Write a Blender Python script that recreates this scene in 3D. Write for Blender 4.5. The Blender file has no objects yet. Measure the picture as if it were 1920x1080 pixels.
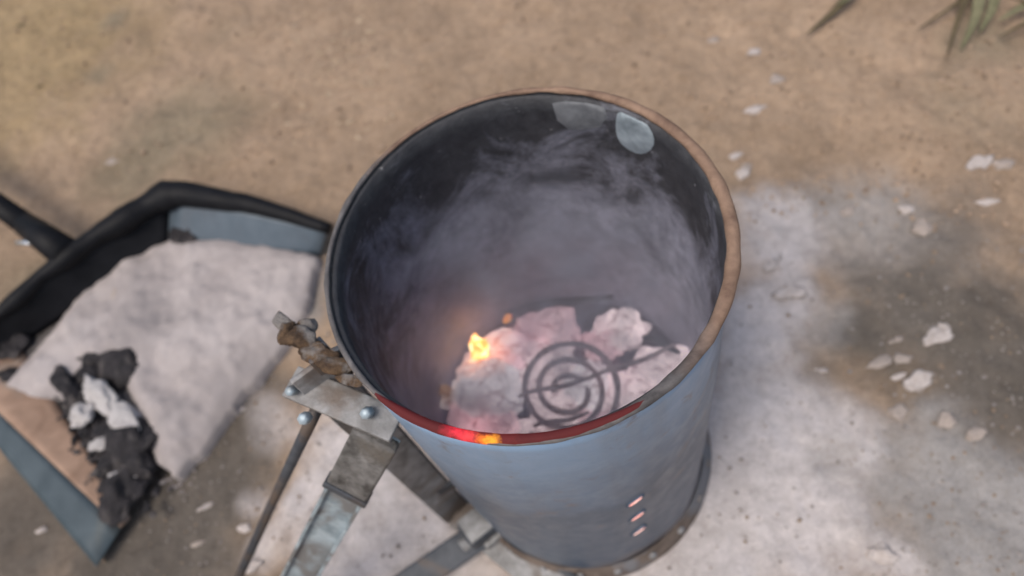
import bpy, bmesh, math, random
import numpy as np
from mathutils import Vector, Matrix, noise as mnoise

# ------------------------------------------------------------------ camera
F_PX, W_PX, H_PX = 1440.0, 1920, 1080
NADIR = (1237.2, 1343.6)                 # where plumb lines converge in the photograph
RIM_PX, RIM_D, RIM_Z = (977.2, 451.4), 0.7314, 0.66
_n = Vector((NADIR[0]-960, NADIR[1]-540, F_PX)).normalized()
_z = -_n
_y = (Vector((0, 0, 1)) - _n*_n.z).normalized()
_x = _y.cross(_z)
RW = Matrix((_x, _y, _z))                # lens frame (right, down, forward) -> world
_c = Vector(((RIM_PX[0]-960)/F_PX, (RIM_PX[1]-540)/F_PX, 1))*RIM_D
CAM = Vector((0, 0, RIM_Z)) - RW @ _c
sc = bpy.context.scene
COL = sc.collection
cd = bpy.data.cameras.new('camera')
cam = bpy.data.objects.new('camera', cd)
COL.objects.link(cam)
m3 = Matrix((RW @ Vector((1, 0, 0)), RW @ Vector((0, -1, 0)), RW @ Vector((0, 0, -1)))).transposed()
cam.matrix_world = Matrix.Translation(CAM) @ m3.to_4x4()
cd.sensor_width = 36.0
cd.lens = F_PX/W_PX*36.0
cd.clip_start, cd.clip_end = 0.02, 2000
cd.dof.use_dof = True
cd.dof.focus_distance = 0.62
cd.dof.aperture_fstop = 3.4
sc.camera = cam

# ------------------------------------------------------------------ light
world = bpy.data.worlds.new('World')
sc.world = world
world.use_nodes = True
wn = world.node_tree
bg = wn.nodes['Background']
sky = wn.nodes.new('ShaderNodeTexSky')
sky.sky_type = 'NISHITA'
sky.sun_disc = False
SUN_EL, SUN_AZ = 63.0, 236.0             # azimuth: degrees clockwise from +Y, where the sun stands
sky.sun_elevation = math.radians(SUN_EL)
sky.sun_rotation = math.radians(SUN_AZ)
sky.dust_density = 4.0
sky.air_density = 1.2
wn.links.new(sky.outputs[0], bg.inputs[0])
bg.inputs[1].default_value = 0.11
sl = bpy.data.lights.new('sun', 'SUN')
sl.energy = 1.5
sl.angle = math.radians(24)
sl.color = (1.0, 0.95, 0.88)
sun = bpy.data.objects.new('sun', sl)
COL.objects.link(sun)
_sd = Vector((math.sin(math.radians(SUN_AZ))*math.cos(math.radians(SUN_EL)),
              math.cos(math.radians(SUN_AZ))*math.cos(math.radians(SUN_EL)),
              math.sin(math.radians(SUN_EL))))
sun.rotation_euler = _sd.to_track_quat('Z', 'Y').to_euler()
sun.location = _sd*5
sc.view_settings.view_transform = 'Standard'
sc.view_settings.look = 'None'
sc.view_settings.gamma = 1.0
sc.view_settings.exposure = 0.48
sc.render.engine = 'CYCLES'
sc.cycles.volume_step_rate = 2.5
sc.cycles.volume_max_steps = 96

# ------------------------------------------------------------------ helpers
def U(px, py, z=0.0):
    """world point at height z seen at photograph pixel px, py"""
    d = RW @ Vector(((px-960)/F_PX, (py-540)/F_PX, 1))
    t = (z-CAM.z)/d.z
    return CAM + d*t

def PX(p):
    q = RW.transposed() @ (Vector(p)-CAM)
    return (q.x/q.z*F_PX+960, q.y/q.z*F_PX+540)

def bm_obj(name, bm, mat, parent=None, smooth=True):
    me = bpy.data.meshes.new(name)
    bm.normal_update()
    bm.to_mesh(me)
    bm.free()
    for p in me.polygons:
        p.use_smooth = smooth
    return me_obj(name, me, mat, parent)

def me_obj(name, me, mat, parent=None):
    for m in (mat if isinstance(mat, (list, tuple)) else [mat]):
        if m is not None and m.name not in [x.name for x in me.materials if x]:
            me.materials.append(m)
    o = bpy.data.objects.new(name, me)
    COL.objects.link(o)
    if parent is not None:
        o.parent = parent
        o.matrix_parent_inverse = parent.matrix_world.inverted() if parent.type != 'EMPTY' else Matrix.Translation(-parent.location)
    return o

def tag(o, label, cat=None, group=None, kind=None):
    o['label'] = label
    if cat: o['category'] = cat
    if group: o['group'] = group
    if kind: o['kind'] = kind
    return o

def thing(name, loc, label, cat, group=None):
    o = bpy.data.objects.new(name, None)
    o.empty_display_size = 0.05
    COL.objects.link(o)
    o.location = loc
    return tag(o, label, cat, group)

def fbm(p, s, oct=4):
    return mnoise.fractal(Vector(p)*s, 1.0, 2.0, oct)

# ---- shader helpers
class NT:
    def __init__(self, name):
        self.m = bpy.data.materials.new(name)
        self.m.use_nodes = True
        self.t = self.m.node_tree
        self.b = self.t.nodes['Principled BSDF']
        self.out = self.t.nodes['Material Output']
    def n(self, typ, **kw):
        x = self.t.nodes.new(typ)
        for k, v in kw.items():
            setattr(x, k, v)
        return x
    def l(self, a, b): self.t.links.new(a, b)
    def coord(self):
        if not hasattr(self, '_co'):
            self._co = self.n('ShaderNodeTexCoord').outputs['Object']
        return self._co
    def noise(self, scale, detail=5, rough=0.6, dist=0.0, vec=None):
        x = self.n('ShaderNodeTexNoise')
        x.inputs['Scale'].default_value = scale
        x.inputs['Detail'].default_value = detail
        x.inputs['Roughness'].default_value = rough
        x.inputs['Distortion'].default_value = dist
        self.l(vec or self.coord(), x.inputs['Vector'])
        return x.outputs['Fac']
    def ramp(self, fac, stops):
        r = self.n('ShaderNodeValToRGB')
        e = r.color_ramp.elements
        while len(e) < len(stops): e.new(0.5)
        for i, (p, c) in enumerate(stops):
            e[i].position = p
            c = c if isinstance(c, (tuple, list)) else (c, c, c)
            e[i].color = (*c[:3], 1)
        self.l(fac, r.inputs[0])
        return r.outputs[0]
    def mix(self, fac, a, b, mode='MIX'):
        x = self.n('ShaderNodeMix', data_type='RGBA', blend_type=mode)
        for v, s in ((fac, x.inputs[0]), (a, x.inputs[6]), (b, x.inputs[7])):
            if isinstance(v, (int, float)): s.default_value = v
            elif isinstance(v, tuple): s.default_value = (*v[:3], 1)
            else: self.l(v, s)
        return x.outputs[2]
    def math(self, op, a, b=0.0):
        x = self.n('ShaderNodeMath', operation=op)
        for v, s in ((a, x.inputs[0]), (b, x.inputs[1])):
            if isinstance(v, (int, float)): s.default_value = v
            else: self.l(v, s)
        return x.outputs[0]
    def set(self, **kw):
        names = dict(base='Base Color', rough='Roughness', metal='Metallic', spec='Specular IOR Level',
                     emis='Emission Color', estr='Emission Strength', sheen='Sheen Weight')
        for k, v in kw.items():
            s = self.b.inputs[names[k]]
            if isinstance(v, (int, float)): s.default_value = v
            elif isinstance(v, tuple): s.default_value = (*v[:3], 1)
            else: self.l(v, s)
    def bump(self, h, strength=0.5, dist=0.004):
        x = self.n('ShaderNodeBump')
        x.inputs['Strength'].default_value = strength
        x.inputs['Distance'].default_value = dist
        self.l(h, x.inputs['Height'])
        self.l(x.outputs[0], self.b.inputs['Normal'])

def mat_rough(name, c1, c2, scale, rough=0.9, bump=0.4, bdist=0.003, metal=0.0, spec=0.3, c3=None):
    t = NT(name)
    a = t.noise(scale, 6, 0.65, 0.3)
    col = t.ramp(a, [(0.32, c1), (0.68, c2)])
    if c3 is not None:
        b = t.noise(scale*0.37, 4, 0.6, 0.5)
        col = t.mix(t.ramp(b, [(0.5, 0.0), (0.62, 1.0)]), col, c3)
    t.set(base=col, rough=rough, metal=metal, spec=spec)
    t.bump(t.noise(scale*2.3, 6, 0.7), bump, bdist)
    return t.m

M = {}
def build_materials():
    # soil: the colour attribute holds the kind of soil (tan earth, grey dirt, ash)
    t = NT('soil')
    at = t.n('ShaderNodeAttribute', attribute_name='soil').outputs['Color']
    n1 = t.noise(9, 6, 0.7, 0.4)
    n2 = t.noise(60, 6, 0.75, 0.3)
    n3 = t.noise(260, 3, 0.7)
    col = t.mix(1.0, at, t.ramp(n1, [(0.3, (0.84, 0.83, 0.81)), (0.7, (1.13, 1.13, 1.13))]), 'MULTIPLY')
    col = t.mix(1.0, col, t.ramp(n2, [(0.28, (0.76, 0.74, 0.72)), (0.52, 1.0), (0.75, (1.18, 1.17, 1.15))]), 'MULTIPLY')
    col = t.mix(0.5, col, t.ramp(n3, [(0.3, 0.72), (0.7, 1.2)]), 'MULTIPLY')
    t.set(base=col, rough=0.95, spec=0.2)
    h = t.math('ADD', t.math('MULTIPLY', n2, 1.0), t.math('MULTIPLY', n3, 0.45))
    t.bump(h, 0.55, 0.010)
    M['soil'] = t.m

    t = NT('drum_paint')
    n1 = t.noise(7, 5, 0.6, 0.6)
    sep = t.n('ShaderNodeSeparateXYZ'); t.l(t.coord(), sep.inputs[0])
    z = sep.outputs['Z']
    mp = t.n('ShaderNodeMapping'); mp.inputs['Scale'].default_value = (30, 30, 3); t.l(t.coord(), mp.inputs['Vector'])
    streak = t.noise(1.0, 5, 0.6, 0.2, mp.outputs[0])
    col = t.ramp(n1, [(0.25, (0.20, 0.31, 0.46)), (0.75, (0.27, 0.39, 0.55))])
    col = t.mix(t.ramp(streak, [(0.48, 0.0), (0.75, 0.45)]), col, (0.20, 0.23, 0.27))
    low_shade = t.math('ADD', t.math('MULTIPLY', z, -2.6), t.math('ADD', t.math('MULTIPLY', n1, 0.7), 1.52))   # shade on the lower wall, mixed into the paint colour
    col = t.mix(t.ramp(low_shade, [(0.2, 0.0), (0.9, 0.88)]), col, (0.042, 0.058, 0.085))
    low = t.math('ADD', t.math('MULTIPLY', z, -9.0), t.math('ADD', t.math('MULTIPLY', n1, 1.1), 0.35))
    col = t.mix(t.ramp(low, [(0.25, 0.0), (0.8, 0.85)]), col, (0.20, 0.155, 0.125))
    n4 = t.noise(34, 6, 0.7, 0.4)
    hi = t.math('MULTIPLY', t.math('GREATER_THAN', z, 0.3), t.ramp(t.noise(16, 6, 0.7, 0.3), [(0.57, 0.0), (0.68, 0.75)]))
    col = t.mix(hi, col, (0.17, 0.12, 0.095))
    t.set(base=col, metal=0.22, rough=t.ramp(n4, [(0.3, 0.30), (0.8, 0.52)]), spec=0.5)
    t.bump(n4, 0.12, 0.003)
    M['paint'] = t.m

    t = NT('soot')
    n1 = t.noise(11, 6, 0.7, 0.6)
    n2 = t.noise(55, 5, 0.7, 0.2)
    sep = t.n('ShaderNodeSeparateXYZ'); t.l(t.coord(), sep.inputs[0])
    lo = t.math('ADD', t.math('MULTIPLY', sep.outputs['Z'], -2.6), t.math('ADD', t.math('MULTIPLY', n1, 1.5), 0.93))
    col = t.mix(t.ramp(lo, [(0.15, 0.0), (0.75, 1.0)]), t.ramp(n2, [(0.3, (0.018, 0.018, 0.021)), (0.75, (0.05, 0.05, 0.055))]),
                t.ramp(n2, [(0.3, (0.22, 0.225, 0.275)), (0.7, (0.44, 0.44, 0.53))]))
    fl = t.ramp(t.noise(95, 3, 0.5), [(0.70, 0.0), (0.76, 0.55)])
    col = t.mix(fl, col, (0.35, 0.34, 0.34))
    t.set(base=col, rough=0.62, spec=0.4)
    t.bump(n2, 0.5, 0.004)
    M['soot'] = t.m

    M['rust'] = mat_rough('rust', (0.12, 0.062, 0.036), (0.34, 0.19, 0.10), 26, 0.85, 0.6, 0.004, 0.1, c3=(0.20, 0.16, 0.14))
    t = NT('rim_scale')
    sep = t.n('ShaderNodeSeparateXYZ'); t.l(t.coord(), sep.inputs[0])
    dr = t.math('ADD', t.math('MULTIPLY', sep.outputs['X'], 3.6), t.math('MULTIPLY', sep.outputs['Y'], 2.4))
    n1 = t.noise(26, 6, 0.7, 0.4); n2 = t.noise(8, 4, 0.6, 0.4)
    rr = t.ramp(n1, [(0.32, (0.13, 0.075, 0.05)), (0.68, (0.31, 0.20, 0.135))])
    gg = t.ramp(n1, [(0.32, (0.05, 0.045, 0.045)), (0.68, (0.17, 0.155, 0.15))])
    t.set(base=t.mix(t.ramp(t.math('ADD', dr, t.math('MULTIPLY', n2, 0.9)), [(0.42, 0.0), (0.72, 1.0)]), gg, rr), rough=0.75, metal=0.15)
    t.bump(n1, 0.6, 0.004)
    M['rim'] = t.m
    M['burnt'] = mat_rough('burnt_rust', (0.028, 0.017, 0.014), (0.17, 0.105, 0.058), 70, 0.9, 0.9, 0.006, 0.05, c3=(0.22, 0.20, 0.185))
    M['steel'] = mat_rough('worn_steel', (0.13, 0.125, 0.12), (0.36, 0.355, 0.355), 30, 0.6, 0.5, 0.003, 0.35, 0.4, c3=(0.17, 0.14, 0.12))
    M['galv'] = mat_rough('galvanised_steel', (0.20, 0.25, 0.28), (0.42, 0.49, 0.53), 36, 0.5, 0.4, 0.002, 0.4, 0.4, c3=(0.19, 0.19, 0.19))
    M['dark_steel'] = mat_rough('dark_steel', (0.03, 0.034, 0.042), (0.075, 0.08, 0.09), 30, 0.6, 0.3, 0.002, 0.25, 0.5, c3=(0.10, 0.075, 0.06))
    M['foot'] = mat_rough('foot_rust', (0.075, 0.055, 0.045), (0.21, 0.165, 0.135), 24, 0.8, 0.6, 0.004, 0.15, 0.3, c3=(0.17, 0.165, 0.17))
    M['grime'] = mat_rough('greasy_grime', (0.05, 0.046, 0.042), (0.24, 0.23, 0.22), 48, 0.7, 0.9, 0.004, 0.2, 0.4, c3=(0.12, 0.105, 0.09))
    M['bright'] = mat_rough('bright_zinc', (0.62, 0.66, 0.70), (0.8, 0.82, 0.84), 60, 0.22, 0.05, 0.001, 0.85, 0.5)
    M['plate'] = mat_rough('heat_greyed_plate', (0.16, 0.19, 0.21), (0.36, 0.41, 0.44), 40, 0.6, 0.4, 0.002, 0.1, 0.4)
    M['plate_dim'] = mat_rough('sooted_plate', (0.09, 0.093, 0.10), (0.20, 0.205, 0.215), 40, 0.7, 0.4, 0.002, 0.1, 0.3)
    M['black_paint'] = mat_rough('black_enamel', (0.004, 0.004, 0.005), (0.010, 0.010, 0.012), 18, 0.55, 0.2, 0.002, 0.0, 0.15)
    M['slate_paint'] = mat_rough('slate_paint', (0.032, 0.048, 0.058), (0.060, 0.080, 0.092), 16, 0.6, 0.25, 0.002, 0.1, 0.4, c3=(0.07, 0.075, 0.07))
    M['blue_paint'] = mat_rough('blue_grey_enamel', (0.055, 0.075, 0.095), (0.09, 0.115, 0.14), 14, 0.5, 0.2, 0.002, 0.1, 0.5, c3=(0.06, 0.07, 0.085))
    M['rust_orange'] = mat_rough('scorched_orange_rust', (0.20, 0.125, 0.085), (0.34, 0.225, 0.16), 17, 0.85, 0.6, 0.004, 0.0, c3=(0.23, 0.195, 0.165))
    M['ash'] = mat_rough('wood_ash', (0.29, 0.255, 0.245), (0.41, 0.365, 0.35), 9, 1.0, 0.3, 0.003, 0.0, 0.1, c3=(0.27, 0.24, 0.232))
    M['char_dust'] = mat_rough('char_dust', (0.05, 0.044, 0.044), (0.20, 0.18, 0.17), 38, 0.95, 0.8, 0.006, 0.0, 0.2)
    M['charcoal'] = mat_rough('charcoal', (0.010, 0.009, 0.010), (0.035, 0.030, 0.032), 50, 0.75, 0.8, 0.005, 0.0, 0.3, c3=(0.075, 0.065, 0.062))
    M['ashy'] = mat_rough('ash_coated_lump', (0.34, 0.315, 0.305), (0.50, 0.47, 0.455), 34, 0.95, 0.7, 0.005, 0.0, 0.2)
    M['chip'] = mat_rough('pale_stone', (0.34, 0.29, 0.26), (0.54, 0.48, 0.45), 45, 0.9, 0.5, 0.003, 0.0, 0.2, c3=(0.28, 0.235, 0.205))
    M['chip_dull'] = mat_rough('dull_stone', (0.27, 0.225, 0.195), (0.37, 0.31, 0.27), 45, 0.85, 0.4, 0.002, 0.0, 0.3)
    M['blade'] = mat_rough('dry_weed', (0.06, 0.045, 0.025), (0.11, 0.085, 0.045), 30, 0.8, 0.3, 0.001, 0.0, 0.3)
    M['leaf'] = mat_rough('dusty_leaf', (0.11, 0.105, 0.055), (0.19, 0.175, 0.10), 30, 0.75, 0.3, 0.001, 0.0, 0.3)
    M['shaving'] = mat_rough('dry_shaving', (0.36, 0.27, 0.18), (0.50, 0.40, 0.29), 60, 0.9, 0.2, 0.001, 0.0, 0.2)

    # coals: ash skin over heat that shows through; hot coals give off light
    def coal(name, glow, gcol, base1=(0.40, 0.375, 0.375), base2=(0.62, 0.59, 0.59)):
        t = NT(name)
        n1 = t.noise(42, 8, 0.72, 0.5)
        n2 = t.noise(13, 4, 0.6, 0.8)
        vo = t.n('ShaderNodeTexVoronoi', feature='DISTANCE_TO_EDGE'); vo.inputs['Scale'].default_value = 34
        wv = t.n('ShaderNodeVectorMath', operation='ADD'); t.l(t.coord(), wv.inputs[0])
        nn = t.n('ShaderNodeTexNoise'); nn.inputs['Scale'].default_value = 60; nn.inputs['Detail'].default_value = 4; t.l(t.coord(), nn.inputs['Vector'])
        sc_ = t.n('ShaderNodeVectorMath', operation='SCALE'); t.l(nn.outputs['Color'], sc_.inputs[0]); sc_.inputs['Scale'].default_value = 0.022
        t.l(sc_.outputs[0], wv.inputs[1]); t.l(wv.outputs[0], vo.inputs['Vector'])
        crk = t.ramp(vo.outputs['Distance'], [(0.0, 1.0), (0.10, 0.0)])
        crk = t.math('MULTIPLY', crk, t.ramp(n2, [(0.40, 0.0), (0.58, 0.9)]))
        oi = t.n('ShaderNodeObjectInfo').outputs['Random']
        col = t.mix(crk, t.ramp(n1, [(0.3, base1), (0.7, base2)]), (0.06, 0.035, 0.035))
        e0 = t.math('MULTIPLY', t.ramp(n1, [(0.3, 0.55), (0.7, 1.25)]), t.math('MULTIPLY', t.math('ADD', t.math('MULTIPLY', oi, 0.5), 0.75), glow))
        em = t.mix(e0, (0.0, 0.0, 0.0), gcol)
        em = t.mix(crk, em, (0.16*glow, 0.03*glow, 0.035*glow))
        pos = t.n('ShaderNodeNewGeometry').outputs['Position']
        for (px, py, z, r, c) in HEAT:
            vm = t.n('ShaderNodeVectorMath', operation='DISTANCE'); t.l(pos, vm.inputs[0]); vm.inputs[1].default_value = U(px, py, RIM_Z-0.475+z)
            d = t.math('ADD', t.math('DIVIDE', vm.outputs['Value'], r), t.math('MULTIPLY', t.math('ADD', n1, -0.5), 0.9))
            em = t.mix(1.0, em, t.mix(t.ramp(d, [(0.0, 1.0), (0.35, 0.55), (1.0, 0.0)]), (0.0, 0.0, 0.0), c), 'ADD')
        t.set(base=col, rough=0.95, spec=0.2, emis=em, estr=1.0)
        t.bump(t.math('SUBTRACT', n1, t.math('MULTIPLY', crk, 0.5)), 1.0, 0.010)
        return t.m
    # where the fire has broken through the ash skin
    HEAT = [(900, 655, .055, .060, (1.1, 0.27, 0.03)), (893, 660, .055, .022, (1.2, 0.8, 0.25)), (950, 600, .05, .022, (0.8, 0.28, 0.03)), (836, 735, .05, .035, (0.35, 0.17, 0.06)),
            (985, 640, .05, .06, (0.20, 0.03, 0.05)), (1100, 620, .05, .05, (0.14, 0.02, 0.03)), (1150, 690, .05, .05, (0.12, 0.02, 0.03)), (900, 800, .04, .06, (0.30, 0.05, 0.06))]
    M['wire'] = coal('ashy_hot_wire', 0.10, (1.0, 0.66, 0.70), (0.16, 0.14, 0.145), (0.36, 0.33, 0.335))
    M['coal_pale'] = coal('coal_under_ash', 0.60, (1.0, 0.77, 0.79))
    M['coal_pink'] = coal('coal_glowing_pink', 0.62, (1.0, 0.62, 0.67))
    M['coal_grey'] = coal('coal_grey_skin', 0.52, (1.0, 0.88, 0.92))
    M['coal_bed'] = coal('coal_bed_ash', 0.008, (1.0, 0.20, 0.24), (0.014, 0.012, 0.013), (0.05, 0.042, 0.045))
    def ember(name, stops, strength):
        t = NT(name)
        n = t.noise(70, 4, 0.6, 0.6)
        t.set(base=(0.05, 0.02, 0.01), rough=0.9, emis=t.ramp(n, stops), estr=strength)
        t.bump(n, 0.6, 0.004)
        return t.m
    M['ember'] = ember('ember_orange', [(0.34, (1.0, 0.10, 0.015)), (0.48, (1.0, 0.36, 0.05)), (0.62, (1.0, 0.80, 0.40))], 4.0)
    M['ember_dim'] = ember('ember_amber', [(0.35, (0.9, 0.12, 0.02)), (0.6, (1.0, 0.45, 0.06))], 0.8)
    M['ember_faint'] = ember('ember_faint', [(0.35, (0.6, 0.25, 0.12)), (0.6, (1.0, 0.6, 0.35))], 0.38)
    M['ember_red'] = ember('ember_red', [(0.35, (0.55, 0.02, 0.03)), (0.65, (1.0, 0.10, 0.10))], 0.75)
    M['slot'] = ember('slot_glow', [(0.3, (1.0, 0.30, 0.24)), (0.6, (1.0, 0.62, 0.55))], 1.1)
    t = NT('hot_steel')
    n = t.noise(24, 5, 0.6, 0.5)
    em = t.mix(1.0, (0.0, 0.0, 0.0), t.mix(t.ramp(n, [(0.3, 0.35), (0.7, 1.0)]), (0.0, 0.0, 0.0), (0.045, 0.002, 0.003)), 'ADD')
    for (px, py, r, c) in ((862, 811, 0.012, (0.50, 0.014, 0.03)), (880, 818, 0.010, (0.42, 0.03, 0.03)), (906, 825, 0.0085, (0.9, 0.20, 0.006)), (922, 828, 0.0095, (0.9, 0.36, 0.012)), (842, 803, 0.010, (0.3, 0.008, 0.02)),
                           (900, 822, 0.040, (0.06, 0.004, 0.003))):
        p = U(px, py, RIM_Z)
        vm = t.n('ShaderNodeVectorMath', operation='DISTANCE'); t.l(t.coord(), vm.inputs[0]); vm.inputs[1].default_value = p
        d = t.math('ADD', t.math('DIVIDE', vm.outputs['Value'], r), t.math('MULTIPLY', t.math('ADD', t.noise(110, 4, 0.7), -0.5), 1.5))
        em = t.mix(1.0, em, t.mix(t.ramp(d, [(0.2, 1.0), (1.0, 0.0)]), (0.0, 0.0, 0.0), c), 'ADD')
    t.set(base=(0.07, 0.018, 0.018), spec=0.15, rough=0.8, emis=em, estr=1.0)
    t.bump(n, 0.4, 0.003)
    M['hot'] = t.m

    # smoke
    m = bpy.data.materials.new('thin_smoke'); m.use_nodes = True
    nt = m.node_tree
    nt.nodes.remove(nt.nodes['Principled BSDF'])
    pv = nt.nodes.new('ShaderNodeVolumePrincipled')
    pv.inputs['Color'].default_value = (0.76, 0.81, 1.0, 1)
    pv.inputs['Anisotropy'].default_value = 0.1
    tc = nt.nodes.new('ShaderNodeTexCoord')
    nz = nt.nodes.new('ShaderNodeTexNoise')
    nz.inputs['Scale'].default_value = 10; nz.inputs['Detail'].default_value = 4; nz.inputs['Distortion'].default_value = 1.3
    nt.links.new(tc.outputs['Object'], nz.inputs['Vector'])
    r = nt.nodes.new('ShaderNodeValToRGB')
    r.color_ramp.elements[0].position = 0.42; r.color_ramp.elements[0].color = (0.05, 0.05, 0.05, 1)
    r.color_ramp.elements[1].position = 0.66; r.color_ramp.elements[1].color = (1, 1, 1, 1)
    nt.links.new(nz.outputs['Fac'], r.inputs[0])
    mu = nt.nodes.new('ShaderNodeMath'); mu.operation = 'MULTIPLY'; mu.inputs[1].default_value = 1.0
    sp = nt.nodes.new('ShaderNodeSeparateXYZ'); nt.links.new(tc.outputs['Object'], sp.inputs[0])
    zr = nt.nodes.new('ShaderNodeMath'); zr.operation = 'DIVIDE'; zr.inputs[1].default_value = 0.66
    nt.links.new(sp.outputs['Z'], zr.inputs[0])
    mr = nt.nodes.new('ShaderNodeValToRGB'); mr.color_ramp.interpolation = 'EASE'
    for k, (q, v) in enumerate(((0.34, 1.2), (0.55, 12.0), (0.92, 0.0))):
        e = mr.color_ramp.elements[k] if k < 2 else mr.color_ramp.elements.new(q)
        e.position = q; e.color = (v, v, v, 1)
    nt.links.new(zr.outputs[0], mr.inputs[0])
    nt.links.new(r.outputs[0], mu.inputs[0]); nt.links.new(mr.outputs[0], mu.inputs[1]); nt.links.new(mu.outputs[0], pv.inputs['Density'])
    nt.links.new(pv.outputs[0], nt.nodes['Material Output'].inputs['Volume'])
    M['smoke'] = m
build_materials()

# ------------------------------------------------------------------ ground
def vnoise(x, y, seed):
    rs = np.random.RandomState(seed)
    g = rs.rand(257, 257)
    xi = np.floor(x).astype(int); yi = np.floor(y).astype(int)
    fx = x-xi; fy = y-yi
    fx = fx*fx*(3-2*fx); fy = fy*fy*(3-2*fy)
    a = g[xi % 256, yi % 256]; b = g[(xi+1) % 256, yi % 256]
    c = g[xi % 256, (yi+1) % 256]; d = g[(xi+1) % 256, (yi+1) % 256]
    return (a*(1-fx)+b*fx)*(1-fy)+(c*(1-fx)+d*fx)*fy
def nfbm(x, y, s, seed, o=4):
    r = 0; amp = 0.5
    for k in range(o):
        r = r+amp*(vnoise(x*s+31.7*k+500, y*s+17.3*k+500, seed+k)-0.5)
        s *= 2.03; amp *= 0.5
    return r*2

TAN = (0.318, 0.228, 0.158); STRAW = (0.31, 0.225, 0.13); OLIVE = (0.225, 0.18, 0.125)
GREY = (0.122, 0.104, 0.088); DARK = (0.125, 0.108, 0.095); ASH = (0.51, 0.465, 0.455); MID = (0.30, 0.28, 0.268)
BLOBS = [  # photograph spot, radius in metres, soil colour, weight
    (60, 60, .40, STRAW, 1.0), (0, 200, .25, STRAW, .6), (330, 240, .17, OLIVE, .9), (250, 330, .13, OLIVE, .8), (210, 40, .05, OLIVE, .9),
    (180, 130, .045, OLIVE, .8), (420, 60, .07, OLIVE, .35), (1850, 60, .10, OLIVE, .75), (1800, 200, .1, OLIVE, .45), (60, 540, .10, OLIVE, .8),
    (1700, 480, .16, MID, .55), (1600, 420, .13, MID, .75), (1800, 420, .10, GREY, .4),
    (1780, 600, .15, GREY, .95), (1700, 560, .09, GREY, .8), (1900, 700, .17, GREY, .95), (1880, 850, .15, GREY, .9), (1640, 620, .06, GREY, .9), (1540, 690, .05, GREY, .7),
    (1750, 850, .08, MID, .9), (1800, 980, .14, MID, .95), (1650, 900, .08, MID, .9), (1900, 1060, .16, MID, .8),
    (330, 960, .14, GREY, .95), (200, 1100, .25, GREY, .95), (30, 960, .16, GREY, .9), (480, 720, .08, GREY, .9), (430, 840, .10, GREY, .9), (350, 1080, .15, GREY, .9),
    (1440, 400, .07, ASH, .75), (1460, 470, .095, ASH, .95), (1480, 545, .06, ASH, .9), (1430, 620, .09, ASH, .95), (1440, 740, .10, ASH, 1.0), (1530, 775, .06, ASH, .95), (1600, 770, .04, ASH, .75),
    (1400, 850, .11, ASH, 1.0), (1500, 880, .10, ASH, .95), (1590, 830, .05, ASH, .8), (1430, 980, .12, ASH, 1.0), (1530, 1040, .10, ASH, .85), (1350, 1080, .12, ASH, 1.0), (1660, 1040, .04, ASH, .8),
    (1150, 1150, .2, ASH, 1.0), (800, 1000, .15, ASH, 1.0), (700, 900, .10, ASH, 1.0), (620, 840, .075, ASH, 1.0), (580, 930, .06, ASH, .95), (640, 1000, .07, ASH, 1.0), (640, 740, .07, ASH, .8),
    (700, 1100, .10, ASH, 1.0), (520, 1010, .045, ASH, .7), (510, 790, .05, ASH, .55), (560, 560, .09, MID, .9), (90, 650, .06, ASH, .8), (460, 930, .03, ASH, .5),
    (1560, 600, .05, MID, .6), (1560, 850, .04, MID, .5),
]
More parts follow.
